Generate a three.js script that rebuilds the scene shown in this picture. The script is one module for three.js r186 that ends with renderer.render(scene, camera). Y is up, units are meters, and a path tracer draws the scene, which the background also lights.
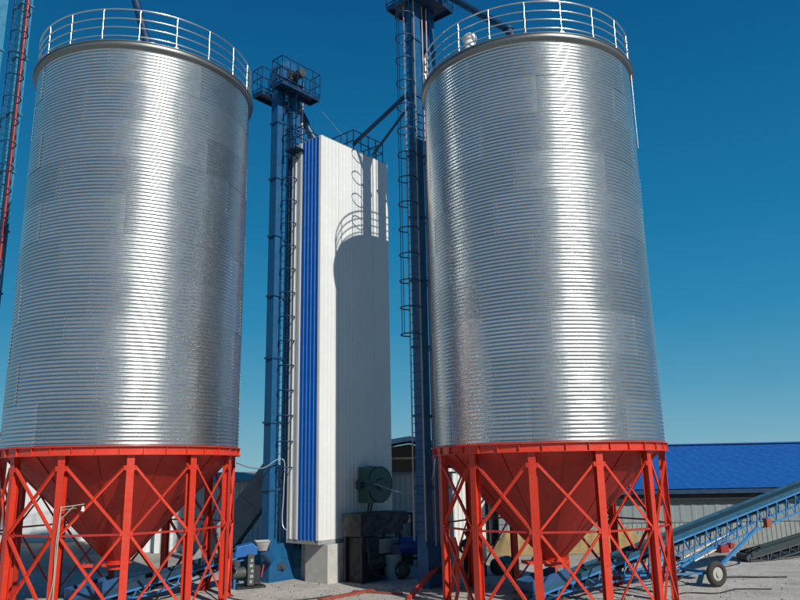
import * as THREE from 'three';
import { mergeGeometries } from 'three/addons/utils/BufferGeometryUtils.js';
import { MarchingCubes } from 'three/addons/objects/MarchingCubes.js';

// ---------------------------------------------------------------- camera, sky, sun
const scene = new THREE.Scene();
const camera = new THREE.PerspectiveCamera(44.53, 4 / 3, 0.1, 1500);
camera.position.set(0, 3.8, 0);
camera.rotation.order = 'YXZ';
camera.rotation.set(0.2293, 0, -0.0182);
const renderer = new THREE.WebGLRenderer();
renderer.toneMapping = THREE.LinearToneMapping;
renderer.toneMappingExposure = 1.0;
renderer.shadowMap.enabled = true;

{ // clear deep-blue sky: colour by elevation only
  const stops = [ // elevation (deg), linear rgb
    [-90, .20, .34, .42], [0, .25, .46, .55], [2.5, .17, .40, .525], [6, .085, .32, .495], [11, .030, .242, .45], [18, .012, .18, .38],
    [28, .006, .125, .30], [36, .004, .088, .245], [50, .003, .07, .21], [90, .003, .055, .18]];
  const W = 64, Hh = 512, data = new Float32Array(W * Hh * 4);
  for (let j = 0; j < Hh; j++) {
    const e = (j + .5) / Hh * 180 - 90;
    let k = 0; while (k < stops.length - 2 && stops[k + 1][0] < e) k++;
    const a = stops[k], b = stops[k + 1]; let t = Math.min(1, Math.max(0, (e - a[0]) / (b[0] - a[0])));
    for (let i = 0; i < W; i++) { const o = (j * W + i) * 4; for (let c = 0; c < 3; c++) data[o + c] = a[c + 1] + (b[c + 1] - a[c + 1]) * t; data[o + 3] = 1; }
  }
  const t = new THREE.DataTexture(data, W, Hh, THREE.RGBAFormat, THREE.FloatType);
  t.mapping = THREE.EquirectangularReflectionMapping; t.magFilter = t.minFilter = THREE.LinearFilter; t.needsUpdate = true;
  scene.background = t; scene.environment = t;
}
const SUN_AZ = 33.5 * Math.PI / 180, SUN_EL = 35 * Math.PI / 180;
const sunDir = new THREE.Vector3(Math.sin(SUN_AZ) * Math.cos(SUN_EL), Math.sin(SUN_EL), Math.cos(SUN_AZ) * Math.cos(SUN_EL));
const sun = new THREE.DirectionalLight(new THREE.Color(1, .95, .87), 4.7);
sun.position.set(0, 0, -25).addScaledVector(sunDir, 80); sun.target.position.set(0, 0, -25);
sun.castShadow = true; sun.shadow.mapSize.set(4096, 4096);
Object.assign(sun.shadow.camera, { left: -45, right: 45, top: 45, bottom: -45, near: 1, far: 200 });
scene.add(sun, sun.target);

// ---------------------------------------------------------------- helpers
let seed = 7; const rnd = () => { seed = (seed * 1664525 + 1013904223) >>> 0; return seed / 4294967296; };
const V = (x, y, z) => new THREE.Vector3(x, y, z);
const used = {};
function numbered(n) { const k = used[n] = (used[n] ?? -1) + 1; return k ? n + '_' + String(k).padStart(3, '0') : n; }
function thing(name, label, category, [x, y, z] = [0, 0, 0], turn = 0, group) {
  const o = new THREE.Group(); o.name = numbered(name); o.position.set(x, y, z); o.rotation.y = turn;
  o.userData = { label, category }; if (group) o.userData.group = group; scene.add(o); return o;
}
function boxUV(g, s = 1) { // uv in metres from position along the dominant normal
  const p = g.attributes.position, n = g.attributes.normal, uv = new Float32Array(p.count * 2);
  for (let i = 0; i < p.count; i++) {
    const ax = Math.abs(n.getX(i)), ay = Math.abs(n.getY(i)), az = Math.abs(n.getZ(i)); let a, b;
    if (ay >= ax && ay >= az) { a = p.getX(i); b = p.getZ(i); } else if (ax >= az) { a = p.getZ(i); b = p.getY(i); } else { a = p.getX(i); b = p.getY(i); }
    uv[2 * i] = a * s; uv[2 * i + 1] = b * s;
  }
  g.setAttribute('uv', new THREE.BufferAttribute(uv, 2)); return g;
}
function merge(gs) {
  gs = gs.map((g) => { const r = g.index ? g.toNonIndexed() : g; for (const k of Object.keys(r.attributes)) if (!['position', 'normal', 'uv'].includes(k)) r.deleteAttribute(k); return r; });
  return gs.length > 1 ? mergeGeometries(gs) : gs[0];
}
function part(name, gs, mat, parent, keepUV) {
  const g = Array.isArray(gs) ? merge(gs) : gs; if (!keepUV) boxUV(g);
  const m = new THREE.Mesh(g, mat); m.name = name; m.castShadow = m.receiveShadow = true; (parent ?? scene).add(m); return m;
}
function solo(name, gs, mat, label, category, group, keepUV) {
  const m = part(numbered(name), gs, mat, scene, keepUV); m.userData = { label, category }; if (group) m.userData.group = group; return m;
}
const box = (w, h, d, x = 0, y = 0, z = 0, ry = 0) => { const g = new THREE.BoxGeometry(w, h, d); if (ry) g.rotateY(ry); return g.translate(x, y, z); };
const cyl = (r0, r1, h, x = 0, y = 0, z = 0, seg = 20, open = false) => new THREE.CylinderGeometry(r0, r1, h, seg, 1, open).translate(x, y, z);
function bar(p, q, w, h = w, round = 0) { // oriented box (or round rod) between two points
  const d = q.clone().sub(p), L = d.length(); d.divideScalar(L);
  const g = round ? new THREE.CylinderGeometry(w / 2, w / 2, L, round).rotateX(Math.PI / 2) : new THREE.BoxGeometry(w, h, L);
  let up = V(0, 1, 0); if (Math.abs(d.y) > .98) up = V(1, 0, 0);
  const x = up.clone().cross(d).normalize(), y = d.clone().cross(x);
  g.applyMatrix4(new THREE.Matrix4().makeBasis(x, y, d).setPosition(p.clone().add(q).multiplyScalar(.5))); return g;
}
const tube = (pts, r, seg = 6, n = 0) => new THREE.TubeGeometry(new THREE.CatmullRomCurve3(pts), n || pts.length * 6, r, seg, false);
const pipe = (p, q, r, seg = 16) => bar(p, q, r * 2, r * 2, seg);
function angleBar(p, q, w, t) { // L-section bar: two thin legs
  const d = q.clone().sub(p).normalize(); let up = V(0, 1, 0); if (Math.abs(d.y) > .98) up = V(1, 0, 0);
  const x = up.clone().cross(d).normalize(), y = d.clone().cross(x);
  const o1 = x.clone().multiplyScalar(0), o2 = y.clone().multiplyScalar(w / 2).addScaledVector(x, w / 2);
  return [bar(p.clone().add(o1), q.clone().add(o1), t, w), bar(p.clone().add(o2), q.clone().add(o2), w, t)];
}
// tileable noise
function noiseField(n, cells, sd) {
  let s = sd; const r = () => { s = (s * 1664525 + 1013904223) >>> 0; return s / 4294967296; };
  const g = new Float32Array(cells * cells).map(() => r()), out = new Float32Array(n * n), sm = (t) => t * t * (3 - 2 * t);
  for (let j = 0; j < n; j++) for (let i = 0; i < n; i++) {
    const x = i / n * cells, y = j / n * cells, x0 = x | 0, y0 = y | 0, fx = sm(x - x0), fy = sm(y - y0), x1 = (x0 + 1) % cells, y1 = (y0 + 1) % cells;
    out[j * n + i] = (g[y0 * cells + x0] * (1 - fx) + g[y0 * cells + x1] * fx) * (1 - fy) + (g[y1 * cells + x0] * (1 - fx) + g[y1 * cells + x1] * fx) * fy;
  }
  return out;
}
function fbm(n, list, sd) { const o = new Float32Array(n * n); let w = 0; list.forEach(([c, a], k) => { const f = noiseField(n, c, sd + k * 131); for (let i = 0; i < o.length; i++) o[i] += f[i] * a; w += a; }); return o.map((v) => v / w); }
function tex(n, fn, { srgb = false, repeat = 1 } = {}) {
  const d = new Uint8Array(n * n * 4);
  for (let i = 0; i < n * n; i++) { const c = fn(i); for (let k = 0; k < 3; k++) d[i * 4 + k] = Math.max(0, Math.min(255, (Array.isArray(c) ? c[k] : c) * 255)); d[i * 4 + 3] = 255; }
  const t = new THREE.DataTexture(d, n, n); t.wrapS = t.wrapT = THREE.RepeatWrapping; t.magFilter = THREE.LinearFilter; t.minFilter = THREE.LinearMipmapLinearFilter; t.generateMipmaps = true;
  if (srgb) t.colorSpace = THREE.SRGBColorSpace; t.repeat.set(repeat, repeat); t.needsUpdate = true; return t;
}
const toS = (v) => Math.pow(Math.max(0, v), 1 / 2.2);
const C = (r, g, b) => new THREE.Color().setRGB(r, g, b);
const N = 512;
const nFine = fbm(N, [[64, 1], [128, .8], [256, .6]], 11), nMid = fbm(N, [[8, 1], [16, .7], [32, .5], [64, .3]], 23), nCoarse = fbm(N, [[4, 1], [9, .6], [21, .4]], 37);
// paint: slightly mottled, dusty and streaked
const paintTex = tex(N, (i) => { const v = .86 + .16 * (nMid[i] - .5) * 2 + .06 * (nFine[i] - .5) * 2; return toS(Math.min(1, v)); }, { srgb: true, repeat: .5 });
const wearTex = tex(1024, (() => { // dusty, faded paint with small rust chips
  const a = fbm(1024, [[5, 1], [12, .7], [29, .5]], 101), b = fbm(1024, [[90, 1], [190, .8], [380, .5]], 113), c = fbm(1024, [[30, 1], [75, .8], [160, .7]], 127);
  return (i) => { const v = .90 + .10 * (a[i] - .5) * 2 + .05 * (b[i] - .5) * 2, k = Math.max(0, Math.min(1, (c[i] - .735) * 12)) * .6; const L = [v, v, v].map((x, j) => x * (1 - k) + [.30, .55, .7][j] * k * .8); return L.map((x) => toS(Math.min(1, x))); };
})(), { srgb: true, repeat: .45 });
const softTex = tex(N, (i) => toS(Math.min(1, .93 + .05 * (nCoarse[i] - .5) * 2 + .03 * (nFine[i] - .5) * 2)), { srgb: true, repeat: .13 });
const paintRough = tex(N, (i) => .5 + .35 * (nMid[i] - .5) * 2 + .15 * (nFine[i] - .5), { repeat: .7 });
const fineBump = tex(N, (i) => nFine[i], { repeat: 1.5 });
const paint = (r, g, b, rough = .55, o = {}) => new THREE.MeshStandardMaterial({ color: C(r, g, b), roughness: rough * 1.7, metalness: 0, map: paintTex, roughnessMap: paintRough, ...o });
const red = paint(.63, .042, .017, .5, { map: wearTex }), redDarkened = paint(.42, .022, .013, .6, { map: wearTex }), redBright = paint(.65, .050, .022, .45, { map: wearTex });  // second red is the leg paint darkened, hopper shade put into its colour
const navy = paint(.004, .040, .105, .55), midBlue = paint(.010, .10, .24, .55), teal = paint(.026, .215, .37, .55), towerBlue = paint(.008, .125, .50, .5, { map: softTex }), roofBlue = paint(.003, .092, .35, .75, { map: softTex });
const conveyorBlue = paint(.04, .21, .47, .55), white = paint(.73, .74, .72, .5, { map: softTex }), offWhite = paint(.62, .63, .61, .6, { map: softTex }), greyPaint = paint(.30, .325, .325, .8), darkGrey = paint(.06, .065, .07, .7), maroon = paint(.30, .03, .03, .6), pinkish = paint(.62, .42, .42, .6), darkGreen = paint(.02, .09, .085, .5), black = paint(.02, .02, .022, .7), yellow = paint(.62, .42, .06, .6);
const rubber = new THREE.MeshStandardMaterial({ color: C(.035, .033, .030), roughness: .9, bumpMap: fineBump, bumpScale: .003 });
const beltMat = new THREE.MeshStandardMaterial({ color: C(.022, .04, .045), roughness: .75, map: paintTex });
// galvanised steel: spangle and smears in the gloss and tone
const galvTone = tex(N, (i) => { const v = .90 + .04 * (nMid[i] - .5) * 2 + .07 * (nFine[i] - .5) * 2 + .02 * (nCoarse[i] - .5) * 2; return toS(Math.min(1, v)); }, { srgb: true, repeat: .45 });
const galvRough = tex(N, (i) => .62 + .07 * (nMid[i] - .5) * 2 + .09 * (nFine[i] - .5) * 2, { repeat: .6 });
const galv = (v, rough, tint = 0, metal = .95) => new THREE.MeshStandardMaterial({ color: C(v * (.955 - tint), v * 1.0, v * 1.0), metalness: metal, roughness: rough * 1.6, map: galvTone, roughnessMap: galvRough });
const sheetMats = [galv(.66, .275), galv(.62, .29, .01), galv(.70, .26), galv(.58, .285, .01), galv(.645, .275), galv(.67, .305)];
const galvRail = new THREE.MeshStandardMaterial({ color: C(.74, .75, .76), metalness: .95, roughness: .24 });
const galvDull = galv(.24, .42, 0, .7);
const zinc = new THREE.MeshStandardMaterial({ color: C(.72, .73, .74), metalness: .8, roughness: .4 });
// concrete
const concreteTex = tex(1024, (() => {
  const a = fbm(1024, [[6, 1], [13, .8], [31, .5], [70, .35]], 51), b = fbm(1024, [[120, 1], [250, .9], [400, .6]], 61), st = fbm(1024, [[5, 1], [11, .8], [40, .6], [90, .5]], 71);
  return (i) => { let v = .385 + .12 * (a[i] - .5) * 2 + .10 * (b[i] - .5) * 2; const s = Math.max(0, st[i] - .56) * 4; v *= 1 - .38 * Math.min(1, s); return [toS(v * 1.03), toS(v * .985), toS(v * .90)]; };
})(), { srgb: true, repeat: 1 / 14 });
const concreteBump = tex(N, (i) => nFine[i] * .7 + nMid[i] * .3, { repeat: .5 });
const concrete = new THREE.MeshStandardMaterial({ color: C(1, 1, 1), roughness: .92, map: concreteTex, bumpMap: concreteBump, bumpScale: .008 });
const precast = new THREE.MeshStandardMaterial({ color: C(.52, .51, .48), roughness: .9, map: paintTex, bumpMap: fineBump, bumpScale: .004 });
const earthTex = tex(N, (i) => { const v = .30 + .10 * (nMid[i] - .5) * 2 + .07 * (nFine[i] - .5) * 2 + .05 * (nCoarse[i] - .5); return [toS(v * 1.08), toS(v * .98), toS(v * .82)]; }, { srgb: true, repeat: 1 / 9 });
const earth = new THREE.MeshStandardMaterial({ roughness: .95, map: earthTex, bumpMap: concreteBump, bumpScale: .02 });
const glass = new THREE.MeshPhysicalMaterial({ color: C(.9, .95, .95), roughness: .03, transmission: 1, thickness: 0, ior: 1.5 });

// ---------------------------------------------------------------- ground
{
  const g = part('ground', new THREE.PlaneGeometry(900, 900).rotateX(-Math.PI / 2).translate(0, -.012, -150), earth); g.userData = { kind: 'structure', label: 'bare brown earth stretching away beyond the concrete yard' };
  const y = part('concrete_yard', new THREE.PlaneGeometry(110, 54, 60, 44).rotateX(-Math.PI / 2).translate(3, 0, -4.5), concrete); y.userData = { kind: 'structure', label: 'pale concrete yard under the silos' };
}

// ---------------------------------------------------------------- silos
const R = 3.5, RING_TOP = 4.60, RING_BOT = 4.36, WALL_TOP = 16.64, ROWS = 10, CORR = 11, SHEETS = 8;
const ROW_H = (WALL_TOP - RING_TOP) / ROWS;
function sheetGeometry() { // one corrugated wall sheet, an eighth of the ring; local y 0..ROW_H, angle 0..a
  const nv = CORR * 6, nu = 22, a = Math.PI * 2 / SHEETS + .012, pitch = ROW_H / CORR, amp = .0105;
  const pos = [], nor = [], uv = [], idx = [];
  for (let j = 0; j <= nv; j++) for (let i = 0; i <= nu; i++) {
    const y = j / nv * ROW_H, th = i / nu * a, ph = y / pitch * 2 * Math.PI, r = R + amp * -Math.cos(ph) + .006 * (i / nu) , dr = amp * Math.sin(ph) * 2 * Math.PI / pitch;
    pos.push(r * Math.sin(th), y, r * Math.cos(th)); const n = V(Math.sin(th), -dr, Math.cos(th)).normalize(); nor.push(n.x, n.y, n.z); uv.push(th * R, y);
  }
  for (let j = 0; j < nv; j++) for (let i = 0; i < nu; i++) { const k = j * (nu + 1) + i; idx.push(k, k + 1, k + nu + 2, k, k + nu + 2, k + nu + 1); }
  const g = new THREE.BufferGeometry(); g.setAttribute('position', new THREE.Float32BufferAttribute(pos, 3)); g.setAttribute('normal', new THREE.Float32BufferAttribute(nor, 3)); g.setAttribute('uv', new THREE.Float32BufferAttribute(uv, 2)); g.setIndex(idx); return g;
}
const SHEET = sheetGeometry();
const BOLTS = (() => { // two staggered columns of bolt heads along the lap of a sheet
  const gs = [], a = Math.PI * 2 / SHEETS;
  for (let k = 0; k < CORR; k++) for (const [o, h] of [[-.012, .5], [.010, .5]]) {
    const th = a + o, y = (k + h) * ROW_H / CORR; gs.push(new THREE.CylinderGeometry(.008, .010, .012, 5).rotateX(Math.PI / 2).translate(0, 0, R + .016).rotateY(th).translate(0, y, 0));
  }
  return boxUV(merge(gs));
})();
function hBeam(h, w, d, t) { // H section standing along y, flange faces +z
  return [box(w, h, t, 0, h / 2, d / 2 - t / 2), box(w, h, t, 0, h / 2, -d / 2 + t / 2), box(t, h, d - 2 * t, 0, h / 2, 0)];
}
const LEG = boxUV(merge(hBeam(RING_BOT - .02, .20, .20, .016))), PLATE = boxUV(merge([box(.36, .02, .36, 0, .01, 0), ...[[-1, -1], [1, -1], [-1, 1], [1, 1]].map(([a, b]) => cyl(.015, .015, .06, a * .14, .04, b * .14, 6))]));
const STIFF = boxUV(box(.012, RING_TOP - RING_BOT - .03, .07, 0, (RING_TOP + RING_BOT) / 2, R + .035));
function conePanel(a0, a1) { // hopper sheet with a standing lap at its edge
  const nu = 5, nv = 8, r0 = R - .06, r1 = .36, y0 = RING_BOT + .1, y1 = 1.32, pos = [], uv = [], idx = [];
  for (let j = 0; j <= nv; j++) for (let i = 0; i <= nu; i++) {
    const t = j / nv, u = i / nu, r = r0 + (r1 - r0) * t + .010 * u * (1 - t * .8), th = a0 + (a1 - a0) * u; pos.push(r * Math.sin(th), y0 + (y1 - y0) * t, r * Math.cos(th)); uv.push(u * 1.6, t * 4.3);
  }
  for (let j = 0; j < nv; j++) for (let i = 0; i < nu; i++) { const k = j * (nu + 1) + i; idx.push(k, k + nu + 1, k + nu + 2, k, k + nu + 2, k + 1); }
  const g = new THREE.BufferGeometry(); g.setAttribute('position', new THREE.Float32BufferAttribute(pos, 3)); g.setAttribute('uv', new THREE.Float32BufferAttribute(uv, 2)); g.setIndex(idx); g.computeVertexNormals(); return g;
}
const CONE = conePanel(0, Math.PI / 6 + .01);
const CONE_SEAM = boxUV(merge([bar(V(0, RING_BOT + .08, R - .045), V(0, 1.36, .40), .03, .014)]));
const shadedReds = [redDarkened, paint(.40, .021, .012, .62, { map: wearTex }), paint(.44, .024, .013, .58, { map: wearTex })];  // hopper sheet reds: leg red with shade mixed into the colour
function silo(label, cx, cz, azDeg) {
  const t = thing('grain_silo', label, 'silo', [cx, 0, cz], 0, 'steel hopper silos on red legs');
  const az0 = azDeg * Math.PI / 180, at = (a, r, y) => V(r * Math.sin(a), y, r * Math.cos(a)), RL = R - .13;
  const add = (name, g, m, a, parent = t, y = 0) => { const o = new THREE.Mesh(g, m); o.name = name; o.castShadow = o.receiveShadow = true; o.rotation.y = a; o.position.y = y; parent.add(o); return o; };
  for (let k = 0; k < 12; k++) {
    const a = az0 + k * Math.PI / 6, b = a + Math.PI / 6;
    const leg = add('leg', LEG, red, a); leg.position.set(RL * Math.sin(a), .02, RL * Math.cos(a));
    const pl = new THREE.Mesh(PLATE, redDarkened); pl.name = 'base_plate'; pl.position.y = -.02; leg.add(pl);
    const da = .035, r1 = RL + .075, m = 2.28;
    for (const [y0, y1] of [[4.06, m + .05], [m - .05, .22]]) {
      part('brace', angleBar(at(a + da, r1, y0), at(b - da, r1, y1), .065, .008), redBright, t);
      part('brace', angleBar(at(b - da, r1 - .03, y0), at(a + da, r1 - .03, y1), .065, .008), redBright, t);
    }
    part('tie_bar', angleBar(at(a + da * .5, r1 - .015, m), at(b - da * .5, r1 - .015, m), .05, .008), redDarkened, t);
    for (const y of [4.0, m, .25]) for (const s of [-1, 1]) leg.add((() => { const g = new THREE.Mesh(GUSSET, red); g.name = 'gusset_plate'; g.position.set(s * .125, y, .085); return g; })());
    add('cone_panel', CONE, shadedReds[k % 3], a + .26);
    add('cone_seam', CONE_SEAM, redDarkened, a + .26);
  }
  // ring beam
  const prof = [[R - .10, RING_BOT], [R + .09, RING_BOT], [R + .09, RING_BOT + .016], [R + .012, RING_BOT + .016], [R + .012, RING_TOP - .016], [R + .09, RING_TOP - .016], [R + .09, RING_TOP], [R - .10, RING_TOP], [R - .10, RING_BOT]];
  const rg = (() => { const gs = []; for (let i = 0; i < prof.length - 1; i++) gs.push(new THREE.LatheGeometry([new THREE.Vector2(...prof[i]), new THREE.Vector2(...prof[i + 1])], 96)); return gs; })();
  part('ring_beam', rg, redBright, t);
  for (let k = 0; k < 36; k++) add('stiffener', STIFF, redBright, az0 + (k + .5) * Math.PI / 18);
  // outlet
  part('outlet_collar', [cyl(.37, .33, .12, 0, 1.29, 0, 24, true), cyl(.44, .44, .025, 0, 1.225, 0, 24), cyl(.30, .30, .16, 0, 1.13, 0, 20, true)], red, t);
  part('slide_gate', [box(1.25, .05, .56, -.28, 1.19, 0), box(1.3, .07, .04, -.28, 1.19, .29), box(1.3, .07, .04, -.28, 1.19, -.29), box(.04, .1, .5, -.94, 1.2, 0)], redBright, t).rotation.y = .25;
  // wall sheets, ring by ring, laps staggered
  for (let j = 0; j < ROWS; j++) for (let i = 0; i < SHEETS; i++) {
    const s = add('wall_sheet', SHEET, sheetMats[Math.floor(rnd() * sheetMats.length)], az0 + (i + (j % 2) * .5 + .13 * ((j * 7) % 3)) * Math.PI * 2 / SHEETS, t, RING_TOP + j * ROW_H);
    s.scale.x = s.scale.z = 1 + (rnd() - .5) * .0009 + (j % 2) * .0009;
    const b = new THREE.Mesh(BOLTS, zinc); b.name = 'bolt_rows'; b.userData.kind = 'stuff'; b.castShadow = b.receiveShadow = true; s.add(b);
  }
  // eave and roof
  const ev = [[R - .02, WALL_TOP - .06], [R + .05, WALL_TOP - .05], [R + .10, WALL_TOP + .02], [R + .13, WALL_TOP + .03], [R + .13, WALL_TOP + .15], [R + .08, WALL_TOP + .17], [R - .1, WALL_TOP + .17]];
  part('eave_ring', new THREE.LatheGeometry(ev.map((p) => new THREE.Vector2(...p)), 120), galvDull, t, true);
  part('gutter_edge', new THREE.TorusGeometry(R + .135, .022, 6, 120).rotateX(Math.PI / 2).translate(0, WALL_TOP + .15, 0), galvDull, t);
  const rh = 1.75;
  for (let k = 0; k < 20; k++) {
    const a = az0 + k * Math.PI / 10, w = Math.PI / 10, rr = R + .1, y0 = WALL_TOP + .16, pos = [], idx = [];
    for (let i = 0; i <= 3; i++) for (const [r, y] of [[rr, y0], [.35, y0 + rh]]) { const th = a + w * i / 3; pos.push(r * Math.sin(th), y, r * Math.cos(th)); }
    for (let i = 0; i < 3; i++) idx.push(2 * i, 2 * i + 2, 2 * i + 3, 2 * i, 2 * i + 3, 2 * i + 1);
    const g = new THREE.BufferGeometry(); g.setAttribute('position', new THREE.Float32BufferAttribute(pos, 3)); g.setAttribute('uv', new THREE.Float32BufferAttribute(new Float32Array(pos.length / 3 * 2), 2)); g.setIndex(idx); g.computeVertexNormals();
    const p = part('roof_panel', g, galvDull, t); part('rib', [bar(at(a, rr, y0 + .02), at(a, .35, y0 + rh + .02), .04, .05)], galvDull, p);
  }
  part('roof_cap', [cyl(.42, .42, .35, 0, WALL_TOP + .16 + rh + .05, 0, 20), cyl(.2, .42, .15, 0, WALL_TOP + .16 + rh + .3, 0, 20)], galvDull, t);
  // railing round the eave
  const rr = R + .04, y0 = WALL_TOP + .17;
  for (let k = 0; k < 20; k++) {
    const a = az0 + (k + .5) * Math.PI / 10;
    const p = part('rail_post', [bar(at(a, rr, y0 - .05), at(a, rr, y0 + 1.13), .042, .042, 8)], galvRail, t);
    part('foot_clip', [box(.10, .09, .10, rr * Math.sin(a), y0 + .02, rr * Math.cos(a), a)], galvRail, p);
  }
  for (const h of [.2, .5, .8, 1.12]) part('handrail', new THREE.TorusGeometry(rr, h > 1 ? .028 : .022, 8, 120).rotateX(Math.PI / 2).translate(0, y0 + h, 0), galvRail, t);
  return t;
}
const GUSSET = boxUV(box(.09, .12, .01));
const SL = V(-8.79, 0, -23.6), SR = V(4.52, 0, -23.43);
silo('tall corrugated steel silo with a light electric cable hanging down one red leg', SL.x, SL.z, 23.4);
const siloR = silo('tall corrugated steel silo with a round white vent on its roof edge', SR.x, SR.z, -17.9);
siloR.position.y = -.125; // its legs are cast a little deeper into the concrete
{ // conduit down the far right wall of the second silo, round roof vent
  const a = 68 * Math.PI / 180;
  part('downpipe', [pipe(V((R + .07) * Math.sin(a), 14.0, (R + .07) * Math.cos(a)), V((R + .07) * Math.sin(a), WALL_TOP + .05, (R + .07) * Math.cos(a)), .012, 8)], galvRail, siloR);
  const b = -41 * Math.PI / 180, p = V(3.25 * Math.sin(b), WALL_TOP + .5, 3.25 * Math.cos(b));
  part('roof_vent', [new THREE.SphereGeometry(.24, 20, 14).scale(1, .75, 1).translate(p.x, p.y + .22, p.z), cyl(.18, .2, .5, p.x, p.y - .1, p.z)], white, siloR);
}

// ---------------------------------------------------------------- dryer tower
const TURN = 49.9 * Math.PI / 180;
function ribSheet(w, h, pitch, depth, lip = .004) { // trapezoidal cladding sheet in the xy plane, ribs towards +z
  const xs = [], n = Math.max(1, Math.round(w / pitch)), p = w / n;
  for (let i = 0; i < n; i++) xs.push([i * p, 0], [i * p + p * .52, 0], [i * p + p * .62, depth], [i * p + p * .90, depth]);
  xs.push([w, 0]); const gs = [];
  for (let i = 0; i < xs.length - 1; i++) {
    const [x0, z0] = xs[i], [x1, z1] = xs[i + 1], nx = -(z1 - z0), nz = x1 - x0, l = Math.hypot(nx, nz);
    const g = new THREE.BufferGeometry(); g.setAttribute('position', new THREE.Float32BufferAttribute([x0, 0, z0, x1, 0, z1, x1, h, z1, x0, h, z0], 3));
    g.setAttribute('normal', new THREE.Float32BufferAttribute([0, 1, 2, 3].flatMap(() => [nx / l, 0, nz / l]), 3)); g.setAttribute('uv', new THREE.Float32BufferAttribute(new Float32Array(8), 2)); g.setIndex([0, 1, 2, 0, 2, 3]); gs.push(g);
  }
  return merge(gs);
}
const toWorld = (o, x, y, z) => { o.updateMatrixWorld(true); return o.localToWorld(V(x, y, z)); };
const TB = 1.46, TT = 16.93, TW = 4.0, TD = 1.75;
const tower = thing('grain_dryer_tower', 'tall white tower with a blue side, clad in ribbed sheets, shaded by a silo', 'tower', [-3.02, 0, -27.0], TURN);
{
  const t = tower, H = TT - TB;
  part('core', [box(TW - .06, H - .02, TD - .06, TW / 2, TB + H / 2, -TD / 2)], greyPaint, t);
  for (let i = 0; i < 4; i++) { const g = ribSheet(TW / 4 - .002, H, .2, .007); part('white_cladding_sheet', g.translate(i * TW / 4 + .001, TB, -.012 + (i % 2) * .0025), white, t); }
  const side = (w, x, z0, ry, m, name, pitch) => { const g = ribSheet(w, H, pitch, .022); g.rotateY(ry).translate(x, TB, z0); part(name, g, m, t); };
  side(1.0, .012, -1.10, -Math.PI / 2, towerBlue, 'blue_cladding_sheet', .2);
  side(.52, .014, -TD + .03, -Math.PI / 2, white, 'white_cladding_sheet', .26);
  part('corner_trim', [box(.016, H, .12, -.012, TB + H / 2, -.055), box(.12, H, .016, .045, TB + H / 2, .011)], white, t);
  part('corner_trim', [box(.03, H, .10, -.010, TB + H / 2, -1.16)], white, t);
  part('roof_sheet', [box(TW - .01, .03, TD - .02, TW / 2, TT + .016, -TD / 2)], greyPaint, t);
  part('bottom_frame', [box(TW, .14, .1, TW / 2, TB - .071, -.06), box(TW, .14, .1, TW / 2, TB - .071, -TD + .08), box(.1, .14, TD - .3, .06, TB - .071, -TD / 2), box(.1, .14, TD - .3, TW - .06, TB - .071, -TD / 2)], greyPaint, t);
  // concrete piers under the corners
  for (const [x, w] of [[.30, 1.35], [TW - 1.4, 1.2]]) part('concrete_pier', [box(w, TB - .15, 1.15, x + w / 2, (TB - .15) / 2, -.42)], precast, t);
  part('concrete_pier', [box(.5, TB - .15, .4, 1.0, (TB - .15) / 2, -1.5)], precast, t);
  // railing on the roof
  const posts = []; const yb = TT + .05;
  const fence = (pts, h = .95) => { for (let i = 0; i < pts.length - 1; i++) { const [a, b] = [pts[i], pts[i + 1]], L = a.distanceTo(b), n = Math.max(1, Math.round(L / .42));
    for (let k = 0; k <= n; k++) { const p = a.clone().lerp(b, k / n); part('rail_post', [bar(p, p.clone().add(V(0, h, 0)), .03, .03)], navy, t); }
    for (const f of [.5, 1]) part('handrail', [bar(a.clone().add(V(0, h * f, 0)), b.clone().add(V(0, h * f, 0)), .035, .035)], navy, t); } };
  fence([V(2.0, yb, -.10), V(.1, yb, -1.65), V(2.2, yb, -1.65)].slice(1));
  fence([V(.1, yb, -.9), V(.1, yb, -1.65)], .8);
  fence([V(2.0, yb, -.15), V(3.85, yb, -.15), V(3.85, yb, -1.65), V(2.0, yb, -1.65), V(2.0, yb, -.15)], .95);
  // walkway bracket at the side by the ladder
  part('side_bracket', [box(.5, .04, .7, -.24, TT - .35, -1.3), bar(V(-.46, TT - .33, -1.0), V(-.46, TT + .6, -1.0), .03), bar(V(-.46, TT - .33, -1.6), V(-.46, TT + .6, -1.6), .03), bar(V(-.46, TT + .6, -1.0), V(-.46, TT + .6, -1.6), .03), bar(V(-.46, TT + .1, -1.0), V(-.46, TT + .1, -1.6), .03)], navy, t);
}
{ // round fan housing on the white wall
  const t = thing('fan_housing', 'round dark green fan drum mounted on the shaded white tower wall', 'fan', toWorld(tower, 2.66, 3.32, .02).toArray(), TURN);
  part('drum', [cyl(.66, .70, .55, 0, 0, 0, 40).rotateX(Math.PI / 2).translate(0, 0, .29), box(.66, 1.30, .5, -.33, 0, .29)], darkGreen, t);
  part('rim', [new THREE.TorusGeometry(.66, .02, 8, 40).translate(0, 0, .56)], darkGreen, t);
  part('hub_cover', [cyl(.2, .24, .1, 0, 0, 0, 24).rotateX(Math.PI / 2).translate(0, 0, .61)], darkGreen, t);
  part('motor_bracket', [box(.5, .06, .06, -.72, .06, .3), box(.5, .06, .06, -.72, -.08, .3), box(.06, .3, .2, -.95, 0, .3)], black, t);
  for (const dx of [-.42, -.26]) part('drain_pipe', [tube([V(dx + .12, -.6, .3), V(dx, -.8, .32), V(dx - .06, -1.15, .32)], .03, 8)], black, t);
}
const furnaceShade = paint(.013, .018, .025, .7, { map: softTex });  // near-black imitates the shade at the tower foot, put into the colour
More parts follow.
